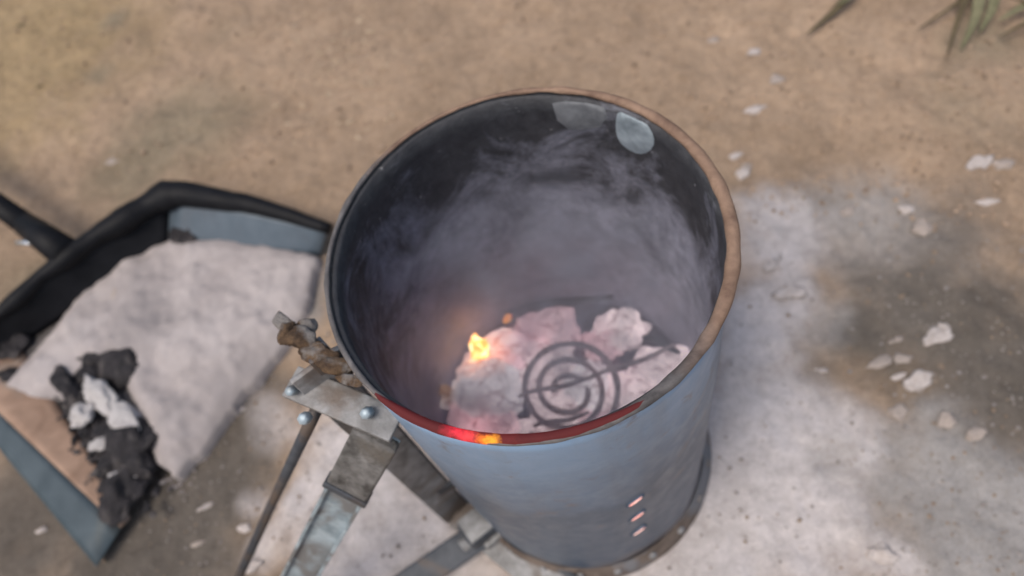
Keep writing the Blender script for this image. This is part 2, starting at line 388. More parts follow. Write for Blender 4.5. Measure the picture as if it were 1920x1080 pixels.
def build_ground():
    fx = np.arange(-1.5, 1.5001, 0.0085); fy = np.arange(-0.75, 1.9501, 0.0085)
    far = np.array([0.05, .12, .25, .5, 1, 2, 4, 9, 20, 50, 120, 300])
    xs = np.concatenate([fx[0]-far[::-1], fx, fx[-1]+far]); ys = np.concatenate([fy[0]-far[::-1], fy, fy[-1]+far])
    X, Y = np.meshgrid(xs, ys)
    col = np.empty(X.shape+(3,)); col[:] = TAN
    wx = X+0.05*nfbm(X, Y, 7, 11); wy = Y+0.05*nfbm(X, Y, 7, 23)
    brk = nfbm(X, Y, 14, 41, 5)
    for (px, py, r, c, w) in BLOBS:
        p = U(px, py, 0)
        d = np.sqrt((wx-p.x)**2+(wy-p.y)**2)/r
        k = np.clip((1.45-d+0.4*brk)/1.25, 0, 1); k = (k*k*(3-2*k)*w)[..., None]
        col = col*(1-k)+np.array(c)*k
    col *= (1+0.22*nfbm(X, Y, 5, 77, 5))[..., None]
    Z = 0.016*nfbm(X, Y, 3.2, 5, 3)+0.010*nfbm(X, Y, 17, 9, 4)+0.006*nfbm(X, Y, 60, 19, 2)
    lum = col.mean(axis=2); Z = Z+0.008*np.clip((lum-0.25)/0.2, 0, 1)
    flat = np.clip((np.sqrt(X**2+Y**2)-0.24)/0.15, 0, 1)
    pc = U(250, 660, 0); fl2 = np.clip((np.sqrt((X-pc.x)**2+(Y-pc.y)**2)-0.33)/0.12, 0, 1)
    Z = Z*flat*(0.25+0.75*fl2)-0.004
    ny, nx = X.shape
    co = np.stack([X, Y, Z], -1).reshape(-1, 3)
    i = np.arange(ny-1)[:, None]*nx+np.arange(nx-1)[None]
    q = np.stack([i, i+1, i+nx+1, i+nx], -1).reshape(-1, 4)
    me = bpy.data.meshes.new('ground')
    me.vertices.add(len(co)); me.vertices.foreach_set('co', co.ravel().astype(np.float32))
    me.loops.add(q.size); me.loops.foreach_set('vertex_index', q.ravel().astype(np.int32))
    me.polygons.add(len(q)); me.polygons.foreach_set('loop_start', np.arange(0, q.size, 4, dtype=np.int32))
    me.polygons.foreach_set('use_smooth', np.ones(len(q), dtype=bool))
    me.update(calc_edges=True)
    at = me.color_attributes.new('soil', 'FLOAT_COLOR', 'POINT')
    at.data.foreach_set('color', np.concatenate([np.clip(col, 0.02, 0.8).reshape(-1, 3), np.ones((len(co), 1))], 1).ravel().astype(np.float32))
    o = me_obj('ground', me, M['soil'])
    tag(o, 'bare tan earth dusted with pale ash around the drum', kind='structure')
    return o, (xs, ys, Z)
ground, _g = build_ground()
def gz(x, y):
    xs, ys, Z = _g
    return float(Z[min(len(ys)-1, max(0, np.searchsorted(ys, y))), min(len(xs)-1, max(0, np.searchsorted(xs, x)))])

# ------------------------------------------------------------------ mesh builders
def revolve(bm, prof, seg=96, a0=0.0, a1=2*math.pi, wob=None, mats=None):
    """prof: list of (r, z); returns rings"""
    closed = abs(a1-a0-2*math.pi) < 1e-6
    n = seg if closed else seg+1
    rings = []
    for (r, z) in prof:
        ring = []
        for k in range(n):
            a = a0+(a1-a0)*k/seg
            rr = r+(wob(a, z) if wob else 0)
            ring.append(bm.verts.new((rr*math.cos(a), rr*math.sin(a), z)))
        rings.append(ring)
    for j in range(len(rings)-1):
        for k in range(seg):
            k2 = (k+1) % n
            f = bm.faces.new((rings[j][k], rings[j][k2], rings[j+1][k2], rings[j+1][k]))
            if mats: f.material_index = mats[j]
    return rings

def box(bm, o, ax, ay, az, bev=0.0):
    """oriented box from centre o with half-axis vectors"""
    vs = []
    for sx in (-1, 1):
        for sy in (-1, 1):
            for sz in (-1, 1):
                vs.append(bm.verts.new(o+ax*sx+ay*sy+az*sz))
    fs = [(0, 1, 3, 2), (4, 6, 7, 5), (0, 4, 5, 1), (2, 3, 7, 6), (0, 2, 6, 4), (1, 5, 7, 3)]
    F = [bm.faces.new([vs[i] for i in f]) for f in fs]
    bmesh.ops.recalc_face_normals(bm, faces=F)
    if bev:
        es = list({e for f in F for e in f.edges})
        bmesh.ops.bevel(bm, geom=es, offset=bev, segments=2, affect='EDGES', profile=0.6)

def bar(bm, a, b, w, t, up, bev=0.0015):
    """flat bar from a to b, width w across 'up', thickness t"""
    d = (b-a); L = d.length; d.normalize()
    s = d.cross(up).normalized(); u = s.cross(d).normalized()
    box(bm, (a+b)/2, d*L/2, s*w/2, u*t/2, bev)

def tube(bm, pts, rads, seg=10, cap=True):
    rings = []
    prev = None
    for i, p in enumerate(pts):
        d = (pts[min(i+1, len(pts)-1)]-pts[max(i-1, 0)]).normalized()
        ref = prev if prev is not None else (Vector((0, 0, 1)) if abs(d.z) < 0.9 else Vector((1, 0, 0)))
        s = (ref-d*ref.dot(d)).normalized(); u = d.cross(s); prev = s
        r = rads[i] if isinstance(rads, (list, tuple)) else rads
        rings.append([bm.verts.new(p+(s*math.cos(2*math.pi*k/seg)+u*math.sin(2*math.pi*k/seg))*r) for k in range(seg)])
    for j in range(len(rings)-1):
        for k in range(seg):
            bm.faces.new((rings[j][k], rings[j][(k+1) % seg], rings[j+1][(k+1) % seg], rings[j+1][k]))
    if cap:
        bm.faces.new(rings[0][::-1]); bm.faces.new(rings[-1])

def hexbolt(bm, c, nrm, r, h, seg=6):
    nrm = nrm.normalized()
    ref = Vector((0, 0, 1)) if abs(nrm.z) < 0.9 else Vector((1, 0, 0))
    s = ref.cross(nrm).normalized(); u = nrm.cross(s)
    def ring(rr, hh, sg=seg): return [bm.verts.new(c+nrm*hh+(s*math.cos(2*math.pi*k/sg)+u*math.sin(2*math.pi*k/sg))*rr) for k in range(sg)]
    rs = [ring(r, -h*.3), ring(r, h*0.8), ring(r*0.8, h)]
    for a, b in zip(rs, rs[1:]):
        for k in range(seg): bm.faces.new((a[k], a[(k+1) % seg], b[(k+1) % seg], b[k]))
    bm.faces.new(rs[-1]); bm.faces.new(rs[0][::-1])

def lump(bm, c, size, seed, sub=3, rough=0.32, facet=0.5, rot=None, fine=0.0):
    """an irregular angular lump; size = three half-extents"""
    r = bmesh.ops.create_icosphere(bm, subdivisions=sub, radius=1.0)
    rnd = random.Random(seed)
    off = Vector((rnd.uniform(-50, 50), rnd.uniform(-50, 50), rnd.uniform(-50, 50)))
    planes = []
    for k in range(9):
        v = Vector((rnd.gauss(0, 1), rnd.gauss(0, 1), rnd.gauss(0, 1))).normalized()
        planes.append((v, rnd.uniform(0.62, 0.92)))
    rt = (rot or Matrix.Rotation(rnd.uniform(0, 6.28), 3, 'Z'))
    for v in r['verts']:
        p = v.co.copy()
        for pn, pd in planes:
            d = p.dot(pn)-pd
            if d > 0: p -= pn*d*(0.5+0.5*facet)
        p *= 1+rough*mnoise.fractal(v.co*1.3+off, 1, 2, 4)+fine*mnoise.fractal(v.co*4.5+off, 0.7, 2, 4)
        v.co = Vector(c)+rt @ Vector((p.x*size[0], p.y*size[1], p.z*size[2]))

# ------------------------------------------------------------------ the drum
R_OUT, R_IN, H = 0.197, 0.1885, RIM_Z
drum = thing('fire_drum', (0, 0, 0), 'open steel drum with rusty rim, blue-grey outside and sooty inside, holding glowing coals', 'fire drum')
def dent(a, z):
    return 0.0030*mnoise.noise(Vector((math.cos(a)*2.2, math.sin(a)*2.2, z*5)))+0.0006*mnoise.noise(Vector((math.cos(a)*8, math.sin(a)*8, z*14+9)))
bm = bmesh.new()
zs = [0.004+(H-0.014)*k/26 for k in range(27)]
prof = [(R_OUT, z) for z in zs]+[(R_IN, z) for z in zs[::-1]]
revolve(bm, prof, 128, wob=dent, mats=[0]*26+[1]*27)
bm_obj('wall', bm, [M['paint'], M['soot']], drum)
bm = bmesh.new()
revolve(bm, [(R_IN-0.002, 0.030), (0.12, 0.028), (0.06, 0.028), (0.0005, 0.028)], 64)
bm_obj('bottom', bm, M['soot'], drum)
# rolled rim, thicker with scale at the back right
aR = math.atan2(*(U(1385, 430, H).yx))
aF0 = math.atan2(*(U(700, 735, H).yx)); aF1 = math.atan2(*(U(1230, 735, H).yx))
bm = bmesh.new()
ringn, tub = 160, 12
rg = []
for k in range(ringn):
    a = 2*math.pi*k/ringn
    da = math.cos(a-aR)
    th = 0.0025+0.0034*max(0, da+0.15)+0.0012*mnoise.noise(Vector((math.cos(a)*9, math.sin(a)*9, 0)))
    rg.append([bm.verts.new(((0.1965-0.001+th*math.cos(b)*1.05)*math.cos(a), (0.1965-0.001+th*math.cos(b)*1.05)*math.sin(a), H-0.006+th*math.sin(b)*0.9
               +0.0006*mnoise.noise(Vector((math.cos(a)*14, math.sin(a)*14, b))))) for b in [2*math.pi*j/tub for j in range(tub)]])
for k in range(ringn):
    for j in range(tub):
        bm.faces.new((rg[k][j], rg[(k+1) % ringn][j], rg[(k+1) % ringn][(j+1) % tub], rg[k][(j+1) % tub]))
bmesh.ops.recalc_face_normals(bm, faces=bm.faces[:])
rim = bm_obj('rim', bm, M['rim'], drum)
tag(rim, 'rolled rusty lip of the drum')
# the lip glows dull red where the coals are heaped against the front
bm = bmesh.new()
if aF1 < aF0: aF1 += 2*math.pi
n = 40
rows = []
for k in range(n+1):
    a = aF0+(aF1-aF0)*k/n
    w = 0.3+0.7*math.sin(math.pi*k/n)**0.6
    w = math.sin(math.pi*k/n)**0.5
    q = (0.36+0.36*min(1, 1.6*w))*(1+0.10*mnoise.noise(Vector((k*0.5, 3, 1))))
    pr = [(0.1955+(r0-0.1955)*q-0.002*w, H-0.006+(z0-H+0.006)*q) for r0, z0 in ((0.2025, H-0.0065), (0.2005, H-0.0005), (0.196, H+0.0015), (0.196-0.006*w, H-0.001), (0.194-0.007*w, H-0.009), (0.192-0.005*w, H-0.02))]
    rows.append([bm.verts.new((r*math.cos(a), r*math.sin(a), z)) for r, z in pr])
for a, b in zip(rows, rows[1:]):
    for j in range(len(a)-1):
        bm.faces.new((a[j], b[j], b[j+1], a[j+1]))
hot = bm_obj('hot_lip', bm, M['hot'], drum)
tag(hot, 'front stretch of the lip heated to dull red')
# base ring: a bent-out foot with bolt heads
bm = bmesh.new()
revolve(bm, [(R_OUT+0.0012, 0.034), (0.2035, 0.026), (0.2085, 0.012), (0.2125, 0.003), (0.2125, -0.004), (0.19, -0.004)], 128,
        wob=lambda a, z: 0.0016*mnoise.noise(Vector((math.cos(a)*6, math.sin(a)*6, z*20))))
br = bm_obj('base_ring', bm, M['foot'], drum)
tag(br, 'rusty flared foot ring of the drum')
for k in range(22):
    a = 2*math.pi*k/22+0.09
    bm = bmesh.new()
    nr = Vector((math.cos(a)*.9, math.sin(a)*.9, .45))
    hexbolt(bm, Vector((math.cos(a)*0.2062, math.sin(a)*0.2062, 0.0195)), nr, 0.0062, 0.003, 12)
    bm_obj('rivet', bm, M['steel'], br)

def wall_hit(px, py, r):
    """point where the view through a pixel first meets the upright cylinder of radius r (near side) or last (far side)"""
    d = (RW @ Vector(((px-960)/F_PX, (py-540)/F_PX, 1))).normalized()
    A = d.x**2+d.y**2; B = 2*(CAM.x*d.x+CAM.y*d.y); C = CAM.x**2+CAM.y**2-r*r
    s = math.sqrt(max(0, B*B-4*A*C))
    return CAM+d*((-B-s)/(2*A)), CAM+d*((-B+s)/(2*A))
# three slots through which the fire shows
for px, py in ((1190, 938), (1194, 966), (1197, 994)):
    p = wall_hit(px, py, R_OUT)[0]
    a = math.atan2(p.y, p.x)
    bm = bmesh.new()
    n = 12
    out, inn = [], []
    for k in range(n):
        b = 2*math.pi*k/n
        da = 0.0125*math.cos(b)/R_OUT; dz = 0.0075*math.sin(b)+0.007*math.cos(b)
        for lst, rr, s in ((out, R_OUT+0.0028, 1.0), (inn, R_OUT+0.0022, 0.72)):
            lst.append(bm.verts.new((rr*math.cos(a+da*s), rr*math.sin(a+da*s), p.z+dz*s)))
    bk = [bm.verts.new((v.co.x*0.985, v.co.y*0.985, v.co.z)) for v in out]
    fc = bm.faces.new(inn); fc.material_index = 1
    for k in range(n):
        k2 = (k+1) % n
        bm.faces.new((out[k], out[k2], inn[k2], inn[k])); bm.faces.new((bk[k], bk[k2], out[k2], out[k]))
    bmesh.ops.recalc_face_normals(bm, faces=bm.faces[:])
    s = bm_obj('vent_slot', bm, [M['paint'], M['slot']], drum)
    tag(s, 'narrow vent slot lit pink by the fire inside')
# two plates fixed inside below the far rim
def inner_plate(poly, mat, label, name):
    bm = bmesh.new()
    n = len(poly); cx = sum(p[0] for p in poly)/n; cy = sum(p[1] for p in poly)/n
    ring0 = None
    for j in range(6):
        u = j/5; ring = []
        for k, (px, py) in enumerate(poly):
            w = 1
            qx, qy = cx+(px-cx)*max(u, .02)*w, cy+(py-cy)*max(u, .02)*w
            p = wall_hit(qx, qy, R_IN-0.0030+0.0026*max(0, u-.75)*4*.9+0.0005*mnoise.noise(Vector((qx*.08, qy*.08, 0))))[1]
            p.z = min(p.z, H-0.012-0.02*max(0, p.z-H+0.012))
            ring.append(bm.verts.new(p))
        if ring0:
            for k in range(n): bm.faces.new((ring0[k], ring[k], ring[(k+1) % n], ring0[(k+1) % n]))
        else: bm.faces.new(ring)
        ring0 = ring
    bmesh.ops.recalc_face_normals(bm, faces=bm.faces[:])
    o = bm_obj(name, bm, mat, drum)
    tag(o, label)
inner_plate([(1188+34*math.cos(t)*(1+.08*math.sin(3*t))+14*math.sin(t), 247+42*math.sin(t)) for t in [2*math.pi*k/20 for k in range(20)]],
            M['plate'], 'pale round plate inside below the rim', 'round_plate')
inner_plate([(1035, 194), (1060, 188), (1100, 190), (1135, 200), (1141, 220), (1130, 240), (1070, 245), (1045, 226)], M['plate_dim'], 'dull grey sooted plate inside below the rim', 'square_plate')

# leg frame fixed to the left of the drum
pL, pR = U(566, 722, 0.61), U(640, 668, 0.61)
ctr = (pL+pR)/2
side = (pR-pL); side.z = 0; wA = side.length; side.normalize()
nrmA = Vector((side.y, -side.x, 0))
if nrmA.dot(CAM-ctr) < 0: nrmA = -nrmA
if math.hypot(pR.x, pR.y) < 0.212:       # keep clear of the drum wall
    sft = (Vector((pR.x, pR.y, 0)).normalized())*(0.212-math.hypot(pR.x, pR.y)); ctr += sft
bm = bmesh.new()
topz = 0.625
base = Vector((ctr.x, ctr.y, 0))
box(bm, base+Vector((0, 0, topz/2)), side*wA/2, nrmA*0.003, Vector((0, 0, topz/2)), 0.0015)
box(bm, base+side*(wA/2-0.003)-nrmA*0.0155+Vector((0, 0, topz/2-0.002)), side*0.003, nrmA*0.0125, Vector((0, 0, topz/2-0.004)), 0.0012)
post = bm_obj('upright', bm, M['steel'], drum)
tag(post, 'upright grey angle-iron post beside the drum')
# straps that hold the post to the drum
rad = Vector((ctr.x, ctr.y, 0)).normalized()
for z in (00.620, 0.14):
    bm = bmesh.new()
    bar(bm, Vector((ctr.x, ctr.y, z))-rad*0.002, Vector((rad.x*0.1955, rad.y*0.1955, z)), 0.03, 0.006, Vector((0, 1, 0.001)))
    bm_obj('strap', bm, M['dark_steel'], drum)
# crusted bracket at the top of the post
bm = bmesh.new()
for k, (px, py, z, s) in enumerate([(540, 628, .625, (.009, .012, .012)), (560, 634, .63, (.020, .013, .009)), (596, 660, .634, (.022, .011, .007)), (628, 686, .638, (.020, .009, .006)),
                                     (660, 712, .640, (.018, .007, .005)), (578, 612, .62, (.012, .010, .008))]):
    lump(bm, U(px, py, z), s, 310+k, 3, 0.35, 1.0, Matrix.Rotation(-0.45, 3, 'Z'))
box(bm, U(585, 650, .612), (U(650, 705, .612)-U(520, 600, .612))*0.5, Vector((0, 0, 0.010)), (U(600, 625, .612)-U(575, 665, .612))*0.3, 0.003)
lug = bm_obj('bracket', bm, M['burnt'], drum)
tag(lug, 'burnt brown crusted bracket at the rim')
bm = bmesh.new()
bar(bm, U(545, 715, 0.595), U(745, 800, 0.575), 0.034, 0.007, Vector((0, 0, 1)))
cp = bm_obj('crosspiece', bm, M['steel'], drum)
for px, py, z, r in ((549, 731, 0.602, .0052), (574, 783, 0.595, .0062), (690, 773, 0.590, .006)):
    bm = bmesh.new(); hexbolt(bm, U(px, py, z), Vector((-0.2, -0.5, 0.85)), r, 0.009); bm_obj('bolt', bm, M['galv'], cp)
# thin rod leg, flat leg with a ribbed sleeve
bm = bmesh.new(); tube(bm, [U(603, 748, 0.578), U(583, 790, 0.572), U(512, 940, .30), U(400, 1188, -0.01)], 0.0066, 12); bm_obj('rod_leg', bm, M['dark_steel'], drum)
c0, c1 = U(712, 808, 0.560), U(490, 1212, -0.01)
bm = bmesh.new()
upv = (CAM-c0).normalized()
bar(bm, c0, c1, 0.042, 0.005, upv, 0.001)
dC = (c1-c0).normalized(); sC = dC.cross(upv).normalized(); uC = sC.cross(dC)
L = (c1-c0).length
for sgn in (-1, 1):
    box(bm, (c0+c1)/2+sC*sgn*0.021+uC*0.0045, dC*L/2, sC*0.0022, uC*0.0065, 0.0008)
fl = bm_obj('flat_leg', bm, M['galv'], drum)
tag(fl, 'galvanised channel leg sloping out from the post')
bm = bmesh.new()
box(bm, c0+dC*0.055+uC*0.008, dC*0.056, sC*0.0245, uC*0.008, 0.004)
sv = bm_obj('clamp', bm, M['grime'], drum)
tag(sv, 'grimy clamp wrapped round the top of the leg')
bm = bmesh.new(); box(bm, c0+dC*0.116+uC*0.008, dC*0.005, sC*0.0265, uC*0.0095, 0.002); bm_obj('collar', bm, M['dark_steel'], drum)
# hinge low on the post with a strut
hj = U(908, 985, 0.035)
bm = bmesh.new()
box(bm, hj, side*0.036, nrmA*0.024, Vector((0, 0, 0.032)), 0.011)
kn = bm_obj('hinge_block', bm, M['dark_steel'], drum)
bm = bmesh.new(); tube(bm, [hj-side*0.048+nrmA*.004, hj+side*0.048+nrmA*.004], 0.011, 14); bm_obj('pin', bm, M['steel'], kn)
bm = bmesh.new(); box(bm, hj+Vector((0, 0, 0.0345)), side*0.030, nrmA*0.021, Vector((0, 0, 0.0022)), 0.001); bm_obj('cap_plate', bm, M['steel'], kn)
bm = bmesh.new(); box(bm, hj+nrmA*0.027-Vector((0, 0, 0.010)), side*0.018, nrmA*0.006, Vector((0, 0, 0.014)), 0.003); bm_obj('lock_nut', bm, M['steel'], kn)
fb = U(1085, 1130, 0.006)
bm = bmesh.new(); bar(bm, Vector((ctr.x, ctr.y, 0.010)), Vector((hj.x, hj.y, 0.010)), 0.05, 0.012, Vector((0, 0, 1)), 0.003); bm_obj('foot_bar', bm, M['steel'], drum)
bm = bmesh.new(); bar(bm, Vector((hj.x, hj.y, 0.014)), fb, 0.066, 0.022, Vector((0, 0, 1)), 0.004); bm_obj('foot_bar', bm, M['steel'], drum)
bm = bmesh.new(); bar(bm, Vector((hj.x, hj.y, 0.024))+nrmA*-.012+side*.02, fb+Vector((0,0,.016))-nrmA*.012+side*.02, 0.012, 0.012, Vector((0, 0, 1)), 0.002); bm_obj('foot_edge', bm, M['dark_steel'], drum)
d0 = hj+nrmA*0.008-side*0.01; d1 = U(640, 1180, 0.0)
bm = bmesh.new(); bar(bm, d0, d1, 0.045, 0.012, (CAM-d0).normalized(), 0.003)
bm_obj('strut', bm, M['dark_steel'], drum)

# ------------------------------------------------------------------ coals
ZB = H-0.475
bm = bmesh.new()
rings = []
for j in range(19):
    r = 0.186*j/18 if j else 0.0008
    rings.append([bm.verts.new((r*math.cos(2*math.pi*k/72), r*math.sin(2*math.pi*k/72),
                  ZB+0.014*fbm((r*math.cos(2*math.pi*k/72), r*math.sin(2*math.pi*k/72), 3.3), 22)+0.004*fbm((r*math.cos(2*math.pi*k/72), r*math.sin(2*math.pi*k/72), 7.3), 80))) for k in range(72)])
for a, b in zip(rings, rings[1:]):
    for k in range(72): bm.faces.new((a[k], b[k], b[(k+1) % 72], a[(k+1) % 72]))
bed = bm_obj('coal_bed', bm, M['coal_bed'])
tag(bed, 'bed of cinders and ash at the bottom of the drum', 'cinders', kind='stuff')

COALS = [ # pixel, half size px, material, label
    (893, 612, 60, 44, 'coal_pale', 'pale coal at the back left, just behind the bright orange ember'),
    (888, 735, 80, 66, 'coal_grey', 'largest grey ash-skinned coal at the front left of the drum fire'),
    (1022, 600, 78, 40, 'coal_pink', 'broad pink coal at the back middle of the drum fire'),
    (1168, 602, 66, 46, 'coal_pale', 'whitish pink coal at the back right of the drum fire'),
    (1018, 652, 62, 36, 'coal_pale', 'pale coal just behind the coiled wire grate'),
    (1240, 692, 62, 50, 'coal_pale', 'pale coal against the right wall of the drum'),
    (1130, 645, 60, 34, 'coal_pink', 'pink coal between the coiled wire grate and the whitish back right coal'),
    (948, 665, 36, 50, 'coal_pink', 'narrow pink coal right of the bright orange ember'),
    (930, 800, 54, 34, 'coal_pink', 'pink coal at the very front, below the largest grey coal'),
    (1180, 742, 50, 46, 'coal_pale', 'pale coal right of the coiled wire grate'),
    (1010, 812, 62, 36, 'coal_pale', 'pale coal at the front edge below the coiled wire grate'),
    (1120, 800, 56, 34, 'coal_pink', 'pink coal at the front right below the coiled wire grate'),
    (835, 665, 34, 38, 'coal_grey', 'small grey coal left of the bright orange ember'),
    (815, 790, 40, 42, 'coal_pink', 'pink coal at the far left front of the fire'),
]
SPX = F_PX/1.12
def coal_thing(px, py, hw, hh, mat, label, seed, zoff=0.0):
    z = ZB+0.030+zoff
    c = U(px, py, z)
    r = math.hypot(c.x, c.y); ex = hw/SPX
    if r+ex > 0.183:
        k = max(0.05, 0.183-ex)/r; c.x *= k; c.y *= k
    bm = bmesh.new()
    ey = hh/SPX/0.9
    lump(bm, (0, 0, 0), (ex*0.95, ey*0.95, min(ex, ey)*0.72), seed, 4, 0.34, 0.9, Matrix.Rotation(-0.25, 3, 'Z'), 0.10)
    o = bm_obj('coal', bm, M[mat])
    o.location = c
    tag(o, label, 'coal', 'glowing coals in the drum')
for i, (px, py, hw, hh, mt, lab) in enumerate(COALS):
    coal_thing(px, py, hw, hh, mt, lab, 40+i, 0.006*((i*7) % 3))
rnd = random.Random(5)
for i in range(34):
    a = rnd.uniform(0, 6.28); r = 0.15*math.sqrt(rnd.random())
    q = PX((r*math.cos(a), r*math.sin(a), ZB))
    bm = bmesh.new(); s = rnd.uniform(0.012, 0.026)
    lump(bm, (0, 0, 0), (s*1.2, s, s*.8), 900+i, 3, 0.4, 0.9, None, 0.12)
    o = bm_obj('coal', bm, M[rnd.choice(['coal_bed', 'coal_bed', 'coal_bed', 'coal_grey'])])
    o.location = (r*math.cos(a), r*math.sin(a), ZB+0.010+0.02*rnd.random())
    tag(o, 'small dark cinder lying in the gaps between the large coals', 'cinder', 'small cinders between the coals')
# coiled wire grate lying on the coals
lc = U(1062, 726, ZB+0.085)
coil = thing('coil_grate', lc, 'dark coiled wire grate with crossing bars lying on the coals', 'grate')
pts = []
for k in range(150):
    t = k/149; a = -2.6+t*2*math.pi*2.9; r = 0.080-0.062*t**0.9
    pts.append(lc+Vector((r*math.cos(a), r*math.sin(a), 0.009*math.sin(a*0.83+.6)-0.008*t-0.004)))
bm = bmesh.new(); tube(bm, pts, [0.0044+0.0009*mnoise.noise(p*60) for p in pts], 8); bm_obj('coil', bm, M['wire'], coil)
for A, B in (((972, 744), (1120, 704)), ((1100, 712), (1266, 648)), ((1000, 800), (1105, 775))):
    z = ZB+0.092
    bm = bmesh.new(); p0, p1 = U(*A, z), U(*B, z+.004)
    tube(bm, [p0.lerp(p1, k/8)+Vector((0, 0.0025*math.sin(k*.9), 0.001*math.cos(k))) for k in range(9)], [0.0026+0.0016*math.sin(math.pi*k/8) for k in range(9)], 8)
    bm_obj('cross_bar', bm, M['wire'], coil)
for i, (px, py, s_) in enumerate(((1035, 705, .040), (1095, 730, .040), (1045, 765, .040))):
    bm = bmesh.new(); lump(bm, (0, 0, 0), (s_*1.1, s_, s_*.6), 1500+i, 4, 0.34, 0.9, None, 0.10)
    o = bm_obj('coal', bm, M[('coal_pale', 'coal_grey', 'coal_pale')[i]]); o.location = U(px, py, ZB+0.048)
    tag(o, ('pale coal under the back left of the coiled wire grate', 'greyish coal under the right half of the coiled wire grate', 'pale coal under the front of the coiled wire grate')[i], 'coal', 'glowing coals in the drum')
# charred sticks
for i, (a, b, r, lab) in enumerate([((945, 588), (1150, 556), .0062, 'thin dark charred stick lying along the back of the coals'),
                                   ((1205, 632), (1275, 662), .0050, 'short charred stub by the right wall of the drum')]):
    z = ZB+0.075 if i else ZB+0.060
    A, B = U(*a, z), U(*b, z+0.006)
    mid = (A+B)/2+Vector((0, 0.004, 0.004))
    bm = bmesh.new(); tube(bm, [A, A.lerp(mid, .5)+Vector((0, .002, 0)), mid, mid.lerp(B, .5)+Vector((0, -.003, .001)), B], [r*.6, r, r*1.15, r, r*.5], 9)
    o = bm_obj('charred_stick', bm, M['charcoal'])
    tag(o, lab, 'stick')
# embers
def ember(px, py, z, s, mat, lab, seed, cat='ember'):
    bm = bmesh.new(); lump(bm, (0, 0, 0), s, seed, 3, 0.45, 0.4)
    o = bm_obj('glowing_ember', bm, M[mat]); o.location = U(px, py, z)
    tag(o, lab, cat)
ember(898, 652, ZB+0.064, (.016, .019, .011), 'ember', 'bright orange-yellow ember glowing between the left coals', 71)
ember(951, 597, ZB+0.066, (.005, .008, .006), 'ember_dim', 'tiny amber ember at the end of the back stick', 72)
ember(836, 735, ZB+0.050, (.009, .014, .008), 'ember_faint', 'faint amber ember at the left of the largest grey coal', 73)

# smoke inside the drum
bm = bmesh.new()
revolve(bm, [(0.0005, 0.15), (0.183, 0.15), (0.183, 0.40), (0.183, 0.605), (0.10, 0.606), (0.0005, 0.606)], 48)
bmesh.ops.remove_doubles(bm, verts=bm.verts[:], dist=0.002)
bmesh.ops.recalc_face_normals(bm, faces=bm.faces[:])
sm = bm_obj('smoke', bm, M['smoke'])
tag(sm, 'thin bluish smoke hanging inside the drum', 'smoke', kind='stuff')

# ------------------------------------------------------------------ ash shovel
shovel = thing('ash_shovel', U(250, 680, 0), 'wide black metal scoop shovel heaped with pale ash, its handle to the left', 'shovel')
zf = 0.014
front1, back1 = U(600, 478, zf), U(318, 462, zf)
back2, front2 = U(-40, 700, zf), U(240, 978, zf)
def sheet(name, quads, mat, thick, parent, sub=6, wob=0.0015):
    """a thin curved sheet from rows of points"""
    bm = bmesh.new()
    rows = []
    for row in quads: rows.append([bm.verts.new(p) for p in row])
    for a, b in zip(rows, rows[1:]):
        for k in range(len(a)-1): bm.faces.new((a[k], a[k+1], b[k+1], b[k]))
    for v in bm.verts: v.co.z += wob*fbm(v.co, 12)
    bmesh.ops.recalc_face_normals(bm, faces=bm.faces[:])
    bmesh.ops.solidify(bm, geom=bm.faces[:], thickness=thick)
    return bm_obj(name, bm, mat, parent)
def lerp_row(a, b, n, bow=Vector((0, 0, 0))):
    return [a.lerp(b, k/n)+bow*(4*(k/n)*(1-k/n)) for k in range(n+1)]
sheet('pan_floor', [lerp_row(front1.lerp(front2, j/8).lerp(back1.lerp(back2, j/8), .05), back1.lerp(back2, j/8), 8) for j in range(9)], M['char_dust'], 0.003, shovel)
# back wall, bulged outwards
t1, t2 = U(322, 362, 0.085), U(-75, 662, 0.085)
tm = Vector((0, 0, 0))
bo = (t1+t2)/2-(front1+front2)/2; bo.z = 0; bo.normalize()
rws = []
for j in range(7):
    u = j/6
    a = back1.lerp(t1, u); b = back2.lerp(t2, u)
    rws.append([p+bo*(0.010*u*fbm(p, 9))+Vector((0, 0, 0.006*u*fbm(p, 14))) for p in lerp_row(a, b, 24, bo*(0.022*u)+Vector((0, 0, 0.014*u)))])
bw = sheet('back_wall', rws, M['black_paint'], 0.004, shovel)
# side by the drum: blue-grey inside with a black rolled edge
s1a, s1b = t1, U(616, 428, 0.066)
rws = [lerp_row(back1.lerp(s1a, u), front1.lerp(s1b, u), 12, Vector((0, 0, 0.006*u))) for u in [j/5 for j in range(6)]]
sheet('side_wall', rws, M['blue_paint'], 0.004, shovel)
back_top = lerp_row(t2, t1, 24, bo*0.022+Vector((0, 0, 0.014)))
side_top = lerp_row(s1a, s1b, 20, Vector((0, 0.010, 0.010)))
pts = back_top[:-1]+side_top
for _ in range(5):
    pts = [pts[0]]+[pts[k]*0.4+(pts[k-1]+pts[k+1])*0.3 for k in range(1, len(pts)-1)]+[pts[-1]]
pts = [p+bo*(0.010*fbm(p, 9))+Vector((0, 0, 0.006*fbm(p, 14))) for p in pts]
nb = len(back_top)-1
bm = bmesh.new()
tube(bm, pts, [(0.014+0.018*(k/nb)**2+0.003*math.sin(k*1.1)) if k <= nb else 0.032-0.020*((k-nb)/20)**0.8 for k in range(len(pts))], 10)
bm_obj('rolled_edge', bm, M['black_paint'], shovel)
